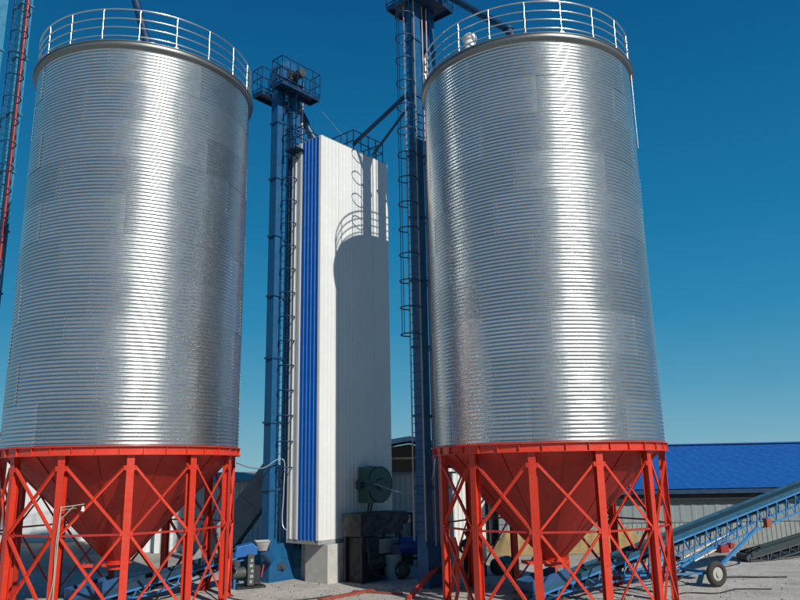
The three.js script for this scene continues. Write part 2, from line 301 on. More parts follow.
{ // furnace unit standing in front of the shaded wall
  const t = thing('furnace_unit', 'furnace box coloured near black for shade, with hood and steel frame at the tower foot', 'furnace', toWorld(tower, 1.95, 0, 1.1).toArray(), TURN);
  part('casing', [box(2.3, .72, .9, .1, 1.92, -.35)], furnaceShade, t);
  part('hood', [box(2.42, .06, .98, .1, 2.31, -.33), cyl(.24, .24, .62, 0, 0, 0, 18).rotateZ(Math.PI / 2).translate(1.5, 2.08, -.3)], furnaceShade, t);
  for (const [x, z] of [[-.95, .05], [1.15, .05], [-.95, -.75], [1.15, -.75]]) part('leg', [box(.09, 1.56, .09, x, .78, z)], black, t);
  part('lower_box', [box(1.1, .5, .7, .55, 1.16, -.3)], greyPaint, t);
  part('firebox', [box(.9, 1.5, .8, -.42, .76, -.4), box(.5, .5, .04, -.42, .8, .02)], furnaceShade, t);
  part('fuel_bin', [box(.75, .86, .6, .62, .43, -.55)], furnaceShade, t);
  part('burner', [cyl(.26, .26, .7, 0, 0, 0, 20).rotateZ(Math.PI / 2).translate(-.2, .65, -.2), cyl(.3, .3, .05, 0, 0, 0, 20).rotateZ(Math.PI / 2).translate(.17, .65, -.2)], darkGrey, t);
  part('ash_drum', [cyl(.32, .32, .85, .62, .43, .12, 24)], greyPaint, t);
  part('cross_bar', [box(2.1, .06, .06, .1, .5, .06), box(2.1, .06, .06, .1, .5, -.76)], black, t);
  part('pipe', [tube([V(-.7, 1.5, .1), V(-.75, .9, .2), V(-.5, .3, .2), V(.1, .12, .22)], .05, 8)], black, t);
}
{ // blue fan cart in the shade
  const t = thing('blower_cart', 'small blue blower on a wheeled cart in the shade beside the furnace', 'blower', [.15, 0, -28.3], .1);
  part('fan_body', [cyl(.32, .32, .9, 0, 0, 0, 24).rotateZ(Math.PI / 2).translate(.1, 1.12, 0)], paint(.012, .03, .22, .5), t);
  part('motor', [cyl(.17, .17, .4, 0, 0, 0, 18).rotateZ(Math.PI / 2).translate(.75, 1.1, 0), box(.14, .12, .14, .75, 1.3, 0)], navy, t);
  part('outlet', [box(.35, .4, .35, -.45, 1.0, .1)], navy, t);
  part('frame', [bar(V(-.5, .55, .2), V(1.0, .8, .2), .06), bar(V(-.5, .55, -.2), V(1.0, .8, -.2), .06), bar(V(-.1, .6, .2), V(-.1, .95, .2), .05), bar(V(.6, .72, .2), V(.6, .98, .2), .05), bar(V(-.4, .55, -.2), V(-.4, .55, .2), .05), bar(V(.9, .78, -.2), V(1.2, 0, -.2), .05), bar(V(.9, .78, .2), V(1.2, 0, .2), .05)], black, t);
  for (const z of [-.3, .3]) { const w = part('wheel', [new THREE.TorusGeometry(.24, .08, 10, 28).translate(-.3, .32, z)], rubber, t); part('hub', [cyl(.18, .18, .06, 0, 0, 0, 18).rotateX(Math.PI / 2).translate(-.3, .32, z)], darkGrey, w); }
}

// ---------------------------------------------------------------- bucket elevators
function ladder(parent, p, out, y0, y1, { w = .42, hoops = true, hoopFrom = 2.5, step = .9, mat = navy, railMat = mat, deep = .62 } = {}) {
  // p: foot centre (local xz), out: unit direction (local) the climber's back faces
  const o = V(out[0], 0, out[1]), s = V(-out[1], 0, out[0]), P = (a, b, y) => V(p[0], y, p[1]).addScaledVector(s, a).addScaledVector(o, b), gs = [];
  for (let y = y0 + .3; y < y1; y += .3) gs.push(bar(P(-w / 2, 0, y), P(w / 2, 0, y), .022, .022, 6));
  const L = part('ladder', gs, mat, parent);
  for (const k of [-1, 1]) part('ladder_rail', [bar(P(k * w / 2, 0, y0), P(k * w / 2, 0, y1), .05, .03)], railMat, L);
  if (hoops) {
    for (let y = Math.max(y0 + hoopFrom, y0); y < y1; y += step) part('cage_hoop', [tube([P(-w / 2, 0, y), P(-w * .75, deep * .45, y), P(-w * .4, deep * .92, y), P(0, deep, y), P(w * .4, deep * .92, y), P(w * .75, deep * .45, y), P(w / 2, 0, y)], .024, 6, 14)], mat, L);
    for (const [a, b] of [[-w * .62, deep * .6], [0, deep], [w * .62, deep * .6]]) part('cage_strap', [bar(P(a, b, y0 + hoopFrom), P(a, b, y1), .03, .008)], mat, L);
  }
  return L;
}
function platform(parent, y, x0, x1, z0, z1, mat, h = 1.1) {
  const d = part('platform', [box(x1 - x0, .05, z1 - z0, (x0 + x1) / 2, y, (z0 + z1) / 2), box(x1 - x0, .14, .05, (x0 + x1) / 2, y - .08, z0 + .03), box(x1 - x0, .14, .05, (x0 + x1) / 2, y - .08, z1 - .03), box(.05, .14, z1 - z0 - .12, x0 + .03, y - .08, (z0 + z1) / 2), box(.05, .14, z1 - z0 - .12, x1 - .03, y - .08, (z0 + z1) / 2)], mat, parent);
  const c = [V(x0, y, z0), V(x1, y, z0), V(x1, y, z1), V(x0, y, z1)];
  for (let i = 0; i < 4; i++) {
    const a = c[i], b = c[(i + 1) % 4], n = Math.max(2, Math.round(a.distanceTo(b) / .42));
    for (let k = 0; k < n; k++) { const p = a.clone().lerp(b, k / n); part('rail_post', [bar(p, p.clone().add(V(0, h, 0)), .028)], mat, d); }
    for (const f of [.12, .55, 1]) part('handrail', [bar(a.clone().add(V(0, h * f, 0)), b.clone().add(V(0, h * f, 0)), .032)], mat, d);
  }
  return d;
}
function elevator(label, x, z, mat, { top, deck, legs = .47, size = .40, joints = 2.45 }) {
  const t = thing('bucket_elevator', label, 'elevator', [x, 0, z], TURN, 'grain bucket elevators');
  for (const s of [-1, 1]) {
    const tr = part('trunk', [box(size, top - 1.3, size, s * legs, 1.3 + (top - 1.3) / 2, 0)], mat, t);
    const fl = []; for (let y = 3.2; y < top - .6; y += joints) fl.push(y);
    for (const y of fl) part('flange', [box(size + .09, .035, size + .09, s * legs, y, 0), box(size + .09, .035, size + .09, s * legs, y + .042, 0)], mat, tr);
  }
  const boot = part('boot', [box(legs * 2 + size - .06, 1.28, size + .06, 0, .66, 0), box(legs * 2 + size + .04, .06, size + .16, 0, .03, 0)], mat, t);
  part('bearing', [cyl(.1, .1, .12, 0, 0, 0, 14).rotateX(Math.PI / 2).translate(0, .5, (size + .06) / 2 + .06), box(.34, .2, .05, 0, .5, (size + .06) / 2 + .025)], darkGrey, boot);
  part('cover_plate', [box(.4, .34, .02, .22, .95, (size + .06) / 2 + .011)], mat, boot);
  // head
  const hg = [box(legs * 2 + size + .2, .55, size + .12, 0, top + .27, 0)];
  const arc = new THREE.CylinderGeometry(legs + size / 2 + .1, legs + size / 2 + .1, size + .12, 24, 1, false, -Math.PI / 2, Math.PI).rotateX(-Math.PI / 2); hg.push(arc.translate(0, top + .545, 0));
  part('head', hg, mat, t);
  part('drive_motor', [cyl(.19, .19, .5, 0, 0, 0, 18).rotateX(Math.PI / 2).translate(0, top + .5, (size + .12) / 2 + .5), box(.4, .4, .26, 0, top + .5, (size + .12) / 2 + .14)], darkGrey, t);
  return t;
}
const e2 = elevator('blue bucket elevator with railed top platform beside the white and blue tower', -4.66, -28.3, midBlue, { top: 19.6, deck: 19.4, legs: .42 });
{
  platform(e2, 19.35, -1.05, 1.05, .32, .95, navy); platform(e2, 19.35, -1.05, 1.05, -.95, -.32, navy);
  ladder(e2, [-.16, .24], [0, 1], 1.5, 19.3, { mat: navy, step: .95, w: .36, deep: .55 });
  part('drain_pole', [pipe(V(.95, 1.5, -.05), V(.95, 20.4, -.05), .045, 10)], pinkish, e2);
  part('drain_pole', [pipe(V(1.06, 2.5, -.05), V(1.06, 16, -.05), .03, 8)], maroon, e2);
  for (let y = 3; y < 18; y += 1.0) part('bracket', [box(.34, .05, .06, .84, y, -.02), bar(V(1.0, y, -.02), V(1.14, y + .12, .1), .03)], black, e2);
  // spout over to the tower roof
  part('spout', [pipe(V(.75, 19.5, -.35), V(1.3, 18.6, -.2), .2), pipe(V(1.3, 18.6, -.2), V(1.9, 16.95, .42), .17)], navy, e2);
}
const eR = elevator('dark blue bucket elevator standing in the shadow behind the silo with the white vent', 1.02, -26.35, midBlue, { top: 22.4, deck: 22.1 });
{
  platform(eR, 22.1, -.97, .97, -.97, .97, navy);
  ladder(eR, [-.75, 0], [-1, 0], 1.5, 22.2, { mat: navy, railMat: greyPaint, hoopFrom: 7.0, step: .98, w: .5 });
  for (const dz of [-.16, .06]) part('conduit', [pipe(V(.0, 1.3, .24 + dz * .2), V(.0, 22, .24 + dz * .2), .025, 8).translate(dz, 0, 0)], pinkish, eR);
}
const e3 = elevator('teal bucket elevator with a dark red pole beside the silo whose leg carries the cable', -15.6, -26.4, teal, { top: 24.6, deck: 24.3 });
{
  platform(e3, 24.3, -.97, .97, -.97, .97, navy);
  ladder(e3, [.12, .36], [0, 1], 1.5, 24.4, { mat: navy, step: .95 });
  part('drain_pole', [pipe(V(.30, 1.4, .70), V(.30, 25, .70), .055, 10)], maroon, e3);
}
{ // spouts and struts tying the machines together
  const s = solo('grain_spout', [pipe(V(1.5, 22.9, -26.0), V(4.1, 19.35, -23.7), .15), pipe(V(4.1, 19.35, -23.7), V(4.35, 18.5, -23.5), .15), cyl(.2, .2, .06, 0, 0, 0, 16).translate(4.1, 19.35, -23.7)], navy, 'dark spout pipe running from the shaded elevator to the silo with the white vent', 'pipe', 'roof spouts');
  solo('grain_spout', [pipe(V(-8.82, 18.6, -23.55), V(-9.9, 21.9, -24.0), .15), pipe(V(-9.9, 21.9, -24.0), V(-14.8, 25.0, -26.2), .15)], navy, 'dark spout pipe running from the teal elevator to its silo roof', 'pipe', 'roof spouts');
  const a1 = V(.62, 18.35, -26.1), a2 = V(.60, 17.75, -26.0), b1 = toWorld(tower, 1.95, TT + .3, -.1), b2 = toWorld(tower, 3.0, TT + .1, .02);
  solo('tie_strut', [bar(a1, b1, .12, .12)], navy, 'upper dark strut between the tower top and the shaded elevator', 'strut', 'struts tying elevator to tower');
  solo('tie_strut', [bar(a2, b2, .08, .08)], navy, 'lower dark strut between the tower top and the shaded elevator', 'strut', 'struts tying elevator to tower');
  solo('stay_wire', [bar(toWorld(tower, 1.2, TT + 1.9, -1.2), toWorld(tower, 2.3, TT + .3, -.4), .012, .012)], navy, 'thin stay wire above the tower roof railing', 'wire');
}

// ---------------------------------------------------------------- belt conveyors
const hubGrey = paint(.40, .40, .37, .8);
function conveyor(label, O, dir, s0, s1, h0, slope, frameMat, { w = .7, skirt = .3, deep = .5, deepFrom = 2.5, wheels = 0, pivot = 0, beltM = beltMat, skirtM = beltMat, hopper = true, group = 'mobile belt conveyors' } = {}) {
  const turn = Math.atan2(-dir.z, dir.x), t = thing('belt_conveyor', label, 'conveyor', [O.x, 0, O.z], turn, group);
  const h = (s) => h0 + slope * s, P = (s, dy, z) => V(s, h(s) + dy, z);
  for (const k of [-1, 1]) {
    const z = k * w / 2;
    const top = part('top_chord', [bar(P(s0, -skirt, z), P(s1, -skirt, z), .06, .06)], frameMat, t);
    const dp = (s) => deep * Math.min(1, Math.max(.28, (s - s0) / (deepFrom - s0 + .001))) * Math.min(1, Math.max(.4, (s1 - s) / 2));
    const n = Math.round((s1 - s0) / .5), lows = [];
    for (let i = 0; i <= n; i++) lows.push(s0 + (s1 - s0) * i / n);
    const bc = []; for (let i = 0; i < n; i++) bc.push(bar(P(lows[i], -skirt - dp(lows[i]), z), P(lows[i + 1], -skirt - dp(lows[i + 1]), z), .05, .05));
    part('bottom_chord', bc, frameMat, t);
    for (let i = 0; i <= n; i++) part('lattice_post', [bar(P(lows[i], -skirt - dp(lows[i]), z), P(Math.min(s1, lows[i] + .12), -skirt, z), .034, .034)], frameMat, t);
    for (let i = 0; i < n; i++) part('lattice_diagonal', [bar(P(lows[i] + .1, -skirt - .02, z), P(lows[i + 1], -skirt - dp(lows[i + 1]), z), .02, .02)], frameMat, t);
    part('skirt_board', [bar(P(s0 + .1, -skirt * .5 + .02, z + k * .02), P(s1 - .1, -skirt * .5 + .02, z + k * .02), .012, skirt)], skirtM, t);
  }
  part('belt', [bar(P(s0, -skirt * .45, 0), P(s1, -skirt * .45, 0), w - .06, .016), bar(P(s0, -skirt - .16, 0), P(s1, -skirt - .16, 0), w - .06, .016)], beltM, t);
  for (let s = s0 + .6; s < s1 - .3; s += 1.2) part('idler_roller', [cyl(.045, .045, w, 0, 0, 0, 10).rotateX(Math.PI / 2).translate(s, h(s) - skirt * .45 - .07, 0)], darkGrey, t);
  for (const s of [s0, s1]) part('end_drum', [cyl(.15, .15, w - .04, 0, 0, 0, 20).rotateX(Math.PI / 2).translate(s, h(s) - skirt * .75, 0)], darkGrey, t);
  if (hopper) part('feed_hopper', [bar(P(s0 + .1, .12, w / 2), P(s0 + 1.5, .12, w / 2), .02, .35), bar(P(s0 + .1, .12, -w / 2), P(s0 + 1.5, .12, -w / 2), .02, .35), box(.02, .35, w, s0 + .1, h(s0) + .12, 0)], paint(.02, .085, .21, .6), t);
  part('drive_motor', [cyl(.11, .11, .4, 0, 0, 0, 16).rotateX(Math.PI / 2).translate(s1 - .9, h(s1 - .9) - skirt - .1, w / 2 + .25), box(.24, .2, .2, s1 - .9, h(s1 - .9) - skirt - .1, w / 2 + .08)], darkGrey, t);
  if (wheels) {
    const tr = .87, wr = .40;
    part('axle', [box(.09, .09, tr * 2 - .2, wheels, wr, 0)], frameMat, t);
    for (const k of [-1, 1]) {
      const wl = part('wheel', [new THREE.TorusGeometry(wr - .1, .10, 14, 40).scale(1, 1, 1.05).translate(wheels, wr, k * tr)], rubber, t);
      part('rim', [cyl(.21, .21, .12, 0, 0, 0, 28).rotateX(Math.PI / 2).translate(wheels, wr, k * tr), cyl(.09, .09, .2, 0, 0, 0, 16).rotateX(Math.PI / 2).translate(wheels, wr, k * tr)], hubGrey, wl);
      part('support_strut', [bar(V(wheels, wr, k * (tr - .14)), P(pivot, -skirt - deep * .9, k * w / 2), .09, .09)], frameMat, t);
      part('support_strut', [bar(V(wheels, wr, k * (tr - .2)), V(s0 + 3.4, h(s0 + 3.4) - skirt - .35, k * w / 2), .06, .06)], frameMat, t);
      part('raising_ram', [bar(V(wheels - .3, wr + .35, k * .3), P(wheels + 2.0, -skirt - deep, k * .3), .05, .05, 8)], offWhite, t);
    }
    part('winch', [box(.35, .25, .3, wheels + .9, h(wheels + .9) - skirt - deep - .12, w / 2), cyl(.1, .1, .4, 0, 0, 0, 12).rotateX(Math.PI / 2).translate(wheels + 1.2, h(wheels + 1.2) - skirt - deep - .1, w / 2)], maroon, t);
    part('junction_box', [box(.2, .3, .16, pivot + .35, h(pivot + .35) - skirt - deep * .8, w / 2 + .12)], paint(.32, .09, .04), t);
    part('chain', [bar(V(wheels - .1, wr + .3, tr - .1), P(wheels + .25, -skirt - deep, w / 2), .02, .02)], black, t);
  } else for (const s of [s0 + .9, s1 - .7]) for (const k of [-1, 1]) part('leg', [bar(V(s, 0, k * w / 2), P(s, -skirt, k * w / 2), .06, .06)], frameMat, t);
  return t;
}
conveyor('long blue belt conveyor on rubber wheels rising under the silo with the white vent', V(4.5, 0, -23.4), V(.907, 0, -.42), -1.2, 13.4, .54, .225, conveyorBlue, { wheels: 5.68, pivot: 8.4, skirt: .16, deep: .66, deepFrom: 3.5, skirtM: paint(.014, .085, .15, .6), beltM: paint(.016, .05, .075, .8) });
conveyor('short blue belt conveyor leading from the left-hand silo to the elevator boot hopper'.replace('left-hand silo', 'silo with the cable'), V(-8.79, 0, -23.6), V(.687, 0, -.726), -1.5, 4.75, .56, .155, conveyorBlue, { w: .6, skirt: .2, deep: .3, deepFrom: 1, skirtM: paint(.015, .05, .10, .6) });
conveyor('low dark belt conveyor standing before the blue-roofed warehouse', V(13.7, 0, -31.2), V(.94, 0, -.34), 0, 8, .35, .17, darkGrey, { w: .6, skirt: .22, deep: .3, deepFrom: 1, hopper: false });
{ // cloth cover over the conveyor head and receiving hopper at the boot
  const t = thing('receiving_hopper', 'small pale tapered hopper beside the blue elevator boot', 'hopper', [-5.0, 0, -27.05], .3);
  part('funnel', [cyl(.34, .20, .32, 0, 1.33, 0, 4, true).rotateY(Math.PI / 4), box(.5, .03, .03, 0, 1.49, .24), box(.5, .03, .03, 0, 1.49, -.24)], precast, t);
  part('neck', [pipe(V(0, 1.18, 0), V(.35, .8, -.45), .15)], midBlue, t);
  const hs = new THREE.Shape([[.3, .04], [1.0, .12], [1.02, .32], [.85, .46], [.35, .36]].map((p) => new THREE.Vector2(...p)));
  part('head_hood', new THREE.ExtrudeGeometry(hs, { depth: .5, bevelEnabled: true, bevelSize: .03, bevelThickness: .03, bevelSegments: 2 }).translate(-1.25, .98, -.05), paint(.01, .13, .42, .6), t);
}
{ // gear motor and chain guard beside the boot
  const t = thing('gear_motor', 'black gear motor with worn chain guard on the ground by the elevator boot', 'motor', [-5.35, 0, -26.65], .5);
  part('base_frame', [box(1.0, .08, .6, 0, .04, 0)], black, t);
  part('gearbox', [box(.45, .6, .4, .1, .42, 0), cyl(.16, .16, .5, .1, .5, 0, 16).rotateX(0)], black, t);
  part('motor', [cyl(.2, .2, .55, 0, 0, 0, 18).rotateZ(Math.PI / 2).translate(-.35, .5, 0)], darkGrey, t);
  part('chain_guard', [box(.22, 1.0, .12, -.05, .62, .28)], darkGrey, t);
  for (let k = 0; k < 5; k++) part('guard_slot', [box(.09 + .03 * (k % 2), .10, .012, -.05 + .02 * (k % 3), .24 + k * .17, .347)], greyPaint, t);
  part('handle', [bar(V(.34, .35, .25), V(.42, .75, .25), .05)], maroon, t);
}

// ---------------------------------------------------------------- buildings behind
function wallSheets(t, w, h, n, mat, name, pitch = .2, z = 0, x0 = 0, y0 = 0) { for (let i = 0; i < n; i++) part(name, ribSheet(w / n - .003, h, pitch, .025).translate(x0 + i * w / n, y0, z + (i % 2) * .004), mat, t); }
{ // blue-roofed warehouse on the right
  const L = 46, t = thing('warehouse', 'long low warehouse with a bright blue sheet roof and grey ribbed wall', 'warehouse', [4.8, 0, -38.6], -4 * Math.PI / 180), eh = 2.72, D = 15, rh = 5.02;
  part('wall_core', [box(L, eh - .02, .2, L / 2, (eh - .02) / 2, -.15), box(.2, eh, D - .5, .1, eh / 2, -D / 2), box(.2, eh, D - .5, L - .1, eh / 2, -D / 2), box(L, eh, .2, L / 2, eh / 2, -D + .1)], greyPaint, t);
  wallSheets(t, L, eh - 1.1, 40, paint(.20, .24, .25, .85, { map: softTex }), 'wall_sheet', .5, 0, 0, 1.08);
  wallSheets(t, L, 1.05, 40, paint(.27, .30, .295, .85), 'plinth_sheet', .22, .03, 0, 0);
  const sl = Math.hypot(D / 2 + .6, rh - eh), an = Math.atan2(rh - eh, D / 2 + .6);
  for (let i = 0; i < 46; i++) { const g = ribSheet(L / 46 - .001, sl, .5, .008).rotateX(-(Math.PI / 2 - an))  .translate(i * L / 46, eh - .02 + (i % 2) * .004, .6); part('roof_sheet', g, roofBlue, t); }
  part('rear_roof', [bar(V(L / 2, rh, -D / 2), V(L / 2, eh, -D - .6), L, .04)], roofBlue, t);
  for (const x of [.02, L - .02]) { const s = new THREE.Shape([new THREE.Vector2(0, eh), new THREE.Vector2(-D, eh), new THREE.Vector2(-D / 2, rh - .08)]); part('gable', new THREE.ExtrudeGeometry(s, { depth: .1, bevelEnabled: false }).rotateY(-Math.PI / 2).translate(x, 0, 0), greyPaint, t); }
  part('eave_beam', [box(L, .2, .08, L / 2, eh - .16, .56), box(L, .03, .6, L / 2, eh - .27, .26)], navy, t);
  part('eave_rail', [box(L, .22, .3, L / 2, eh - .42, .2)], black, t);
  part('ridge_cap', [box(L, .06, .4, L / 2, rh + .05, -D / 2)], roofBlue, t);
  for (const x of [3, 12.5, 16, 24]) { part('wall_lamp', [box(.25, .12, .3, x, 2.1, .18), box(.06, .2, .1, x, 2.2, .06)], black, t); }
}
{ // grain heap along the warehouse
  const g = new THREE.PlaneGeometry(13, 3.2, 90, 24).rotateX(-Math.PI / 2), p = g.attributes.position; 
  for (let i = 0; i < p.count; i++) { const x = p.getX(i), z = p.getZ(i), u = Math.abs(z) / 1.6, e = Math.min(1, (6.5 - Math.abs(x)) / 1.4); p.setY(i, Math.max(0, (.92 * (1 - u) * e) + .06 * Math.sin(x * 1.9) * (1 - u) * e + .05 * Math.sin(x * 7 + z * 5) * (1 - u) * e)); }
  g.computeVertexNormals();
  const m = solo('grain_heap', g, new THREE.MeshStandardMaterial({ color: C(.50, .35, .15), roughness: .95, map: earthTex, bumpMap: fineBump, bumpScale: .02 }), 'long yellow heap of grain against the warehouse wall', 'grain', null);
  m.material.map = tex(N, (i) => toS(.75 + .25 * (nFine[i] - .5) * 2 + .15 * (nMid[i] - .5)), { srgb: true, repeat: .4 }); m.position.set(7.9, 0, -36.6); m.rotation.y = .06; m.scale.x = .6;
  const m2 = solo('grain_heap', g.clone(), m.material, 'low yellow strip of grain behind the low dark conveyor', 'grain', null); m2.scale.set(1, .4, .6); m2.position.set(22.5, 0, -35.4);
}
{ // low office between tower and the shaded elevator
  const t = thing('site_office', 'low white ribbed building with a glazed door between tower and shaded elevator', 'building', [-3.2, 0, -32.2], 0), W = 5.3, H = 3.66;
  part('wall_core', [box(W, H - .02, .16, W / 2, H / 2, -.12), box(.16, H, 4, .1, H / 2, -2.2), box(.16, H, 4, W - .1, H / 2, -2.2)], offWhite, t);
  const dx = 2.82, dw = .74, dh = 2.1;
  for (const [x0, x1, y0] of [[0, 1, 0], [1, 2, 0], [2, dx - .08, 0], [dx - .08, dx + dw + .08, dh + .08], [dx + dw + .08, 4.35, 0], [4.35, W, 0]]) part('wall_sheet', ribSheet(x1 - x0 - .004, H - y0, .2, .02).translate(x0, y0, 0), offWhite, t);
  part('wall_seam', [box(.03, H, .03, 3.75, H / 2, .02)], greyPaint, t);
  const d = part('door', [box(dw, .9, .05, dx + dw / 2, .47, .0), box(dw, .08, .05, dx + dw / 2, dh - .05, 0), box(.08, dh - 1.0, .05, dx + .04, .92 + (dh - 1.0) / 2, 0), box(.08, dh - 1.0, .05, dx + dw - .04, .92 + (dh - 1.0) / 2, 0)], black, t);
  part('pane', [box(dw - .16, dh - 1.0, .01, dx + dw / 2, .92 + (dh - 1.0) / 2, 0)], glass, d);
  part('notice', [box(.28, .38, .004, dx + .28, 1.42, -.012), box(.34, .12, .004, dx + .30, 1.72, -.012)], white, d);
  part('door_frame', [box(.08, dh + .08, .1, dx - .04, (dh + .08) / 2, .02), box(.08, dh + .08, .1, dx + dw + .04, (dh + .08) / 2, .02), box(dw + .16, .08, .1, dx + dw / 2, dh + .04, .021)], white, t);
  part('roof', [box(W + .3, .08, 4.6, W / 2, H + .04, -2.1)], greyPaint, t);
}
{ // dark open shed behind it
  const t = thing('open_shed', 'dark open-fronted shed with gable roof behind the white office', 'shed', [-5.5, 0, -39.5], 0), W = 10, E = 4.7, A = 5.55;
  const c = 5.9, roof = (x0, y0, x1, y1) => bar(V(x0, y0, -4), V(x1, y1, -4), 8.6, .08);
  part('roof', [roof(c, A, -.5, A - .95), roof(c, A, W + .5, A - 1.0)], navy, t);
  part('fascia', [bar(V(c, A - .1, .32), V(-.5, A - 1.05, .32), .05, .22), bar(V(c, A - .1, .32), V(W + .5, A - 1.1, .32), .05, .22)], navy, t);
  part('back_wall', new THREE.ExtrudeGeometry(new THREE.Shape([[0, 0], [W, 0], [W, 4.5], [c, A - .1], [0, 4.6]].map((p) => new THREE.Vector2(...p))), { depth: .1, bevelEnabled: false }).translate(0, 0, -7.9), greyPaint, t); wallSheets(t, 2.2, 3.9, 2, white, 'wall_sheet', .22, .02, 7.75, 0); part('side_wall', [box(.1, 4.3, 7.9, .05, 2.15, -3.95)], greyPaint, t); part('side_wall', [box(.1, 4.3, 7.9, W - .05, 2.15, -3.95)], greyPaint, t);
  for (const x of [.2, 4.8, 6.9, W - .2]) part('post', [box(.16, 4.5, .16, x, 2.25, 0)], black, t);
  part('truss', [bar(V(0, 4.45, 0), V(W, 4.45, 0), .1, .1), bar(V(2.5, 4.45, 0), V(c, A - .2, 0), .08, .08), bar(V(9, 4.45, 0), V(c, A - .2, 0), .08, .08)], black, t);
}
{ // inclined gallery left of the elevator
  const t = thing('inclined_gallery', 'grey inclined conveyor gallery sloping down behind the blue elevator', 'gallery', [-6.0, 0, -34], 0), a = V(.4, 4.1, 0), b = V(-3.1, -.55, 0);
  part('casing', [bar(a, b, 1.4, 1.15)], greyPaint, t);
  for (let k = 1; k < 5; k++) { const p = a.clone().lerp(b, k / 6); part('joint_band', [bar(p.clone(), p.clone().add(b.clone().sub(a).normalize().multiplyScalar(.05)), 1.44, 1.19)], greyPaint, t); }
  part('trestle', [box(.12, 3.2, .12, .1, 1.6, .5), box(.12, 3.2, .12, .1, 1.6, -.5), box(.12, 1.6, .12, -1.4, .8, .5), box(.12, 1.6, .12, -1.4, .8, -.5)], darkGrey, t);
}
{ // low white shed behind the silo with the cable
  const t = thing('white_shed', 'low white shed with ribbed wall and white columns behind the silo', 'shed', [-15.3, 0, -39.2], -.02), W = 8.8, H = 3.45;
  part('wall_core', [box(W, H, .16, W / 2, H / 2, -.12), box(.16, H, 5, W - .08, H / 2, -2.6)], offWhite, t);
  wallSheets(t, W, H, 9, white, 'wall_sheet', .25);
  for (const x of [1.3, 2.9, 4.3]) part('column', [box(.28, H, .22, x, H / 2, .5)], white, t);
  part('roof', [bar(V(W / 2, H + .0, .8), V(W / 2, H + .42, -5.2), W + .4, .1)], greyPaint, t);
}
{ // taller gabled store further left
  const t = thing('gabled_store', 'white gabled store half in the shadow of the silo', 'building', [-31, 0, -46.5], 0), W = 15, H = 4.6, A = 7;
  const s = new THREE.Shape([[0, 0], [W, 0], [W, H], [W / 2, A], [0, H]].map((p) => new THREE.Vector2(...p)));
  part('gable_wall', new THREE.ExtrudeGeometry(s, { depth: .3, bevelEnabled: false }).translate(0, 0, -.3), white, t);
  part('side_wall', [box(.3, H, 12, W - .15, H / 2, -6.3), box(.3, H, 12, .15, H / 2, -6.3)], white, t);
  part('roof', [bar(V(W / 2 - .02, A + .08, -6), V(-.5, H - .06, -6), 13, .1), bar(V(W / 2 + .02, A + .08, -6), V(W + .5, H - .06, -6), 13, .1)], greyPaint, t);
}

// ---------------------------------------------------------------- small things
const beige = paint(.46, .38, .30, .7);
{ // cable with lamp bracket on the silo leg
  const a = (23.4 - 30) * Math.PI / 180, x = SL.x + 3.55 * Math.sin(a), z = SL.z + 3.55 * Math.cos(a) ;
  const t = thing('light_bracket', 'thin pale bracket with small lamp and cable on a red silo leg', 'bracket', [x, 0, z], 0);
  part('pole', [pipe(V(.12, .4, 0), V(.14, 3.05, 0), .018, 8)], beige, t);
  part('arm', [bar(V(.14, 3.02, 0), V(.75, 3.1, 0), .025), bar(V(.14, 2.7, 0), V(.5, 3.07, 0), .02), bar(V(.14, 2.95, 0), V(.55, 3.0, 0), .015)], beige, t);
  part('lamp', [cyl(.03, .05, .12, .72, 2.98, 0, 12)], white, t);
  part('cable', [tube([V(.14, 2.9, .02), V(.1, 2.0, .03), V(.12, 1.2, .05), V(.02, .6, .05), V(-.1, .02, .06)], .014, 6, 30)], beige, t);
}
solo('overhead_cable', [tube([V(-5.45, 4.15, -24.6), V(-5.2, 4.0, -25.8), V(-4.95, 4.02, -27.0), V(-4.6, 4.3, -27.6), V(-4.42, 4.28, -27.75), V(-4.4, 3.2, -27.8), V(-4.4, 1.9, -27.8), V(-4.2, 1.75, -27.7)], .022, 6, 60)], zinc, 'pale cable slung from the silo ring across to the blue elevator', 'cable');
solo('overhead_cable', [tube([toWorld(tower, 2.2, 3.35, .7), toWorld(tower, 2.9, 3.05, 1.2), V(.3, 3.0, -27.6), V(.7, 3.3, -26.6), V(1.0, 3.55, -25.8), V(1.1, 4.2, -25.5)], .018, 6, 50)], zinc, 'pale cable sagging from the green fan to the shaded elevator', 'cable');
solo('ground_cable', [tube([V(-5.6, .02, -24.6), V(-5.0, .02, -24.0), V(-4.0, .02, -23.7), V(-3.0, .02, -24.0), V(-2.3, .02, -24.6)], .018, 6, 40)], black, 'black cable lying on the concrete beside the tower', 'cable');
solo('ground_pipe', [tube([V(10.5, .03, -26.6), V(11.3, .03, -26.9), V(12.2, .03, -26.75), V(13.1, .03, -26.7)], .03, 6, 30)], black, 'thin black pipe lying on the concrete beyond the rubber conveyor wheel', 'pipe');
solo('ground_hose', [tube([V(7.9, .02, -23.2), V(8.6, .02, -23.9), V(9.4, .02, -23.7), V(10.4, .02, -24.4), V(11.4, .02, -24.3)], .02, 6, 40)], black, 'thin black hose winding over the concrete beside the silo legs', 'hose');
solo('steel_plank', [bar(V(-2.6, .04, -23.7), V(-1.1, .04, -25.4), .22, .06)], paint(.36, .07, .05, .7), 'wide red plank lying on the concrete before the furnace', 'plank', 'red planks on the ground');
solo('steel_plank', [bar(V(-1.7, .035, -25.3), V(-.1, .035, -24.6), .12, .05)], paint(.30, .07, .05, .7), 'narrow dark red plank lying crosswise on the concrete', 'plank', 'red planks on the ground');
solo('red_prop', [bar(V(.1, .05, -23.6), V(1.05, .62, -26.0), .12, .1)], red, 'red steel channel propped against the shaded elevator foot', 'beam');
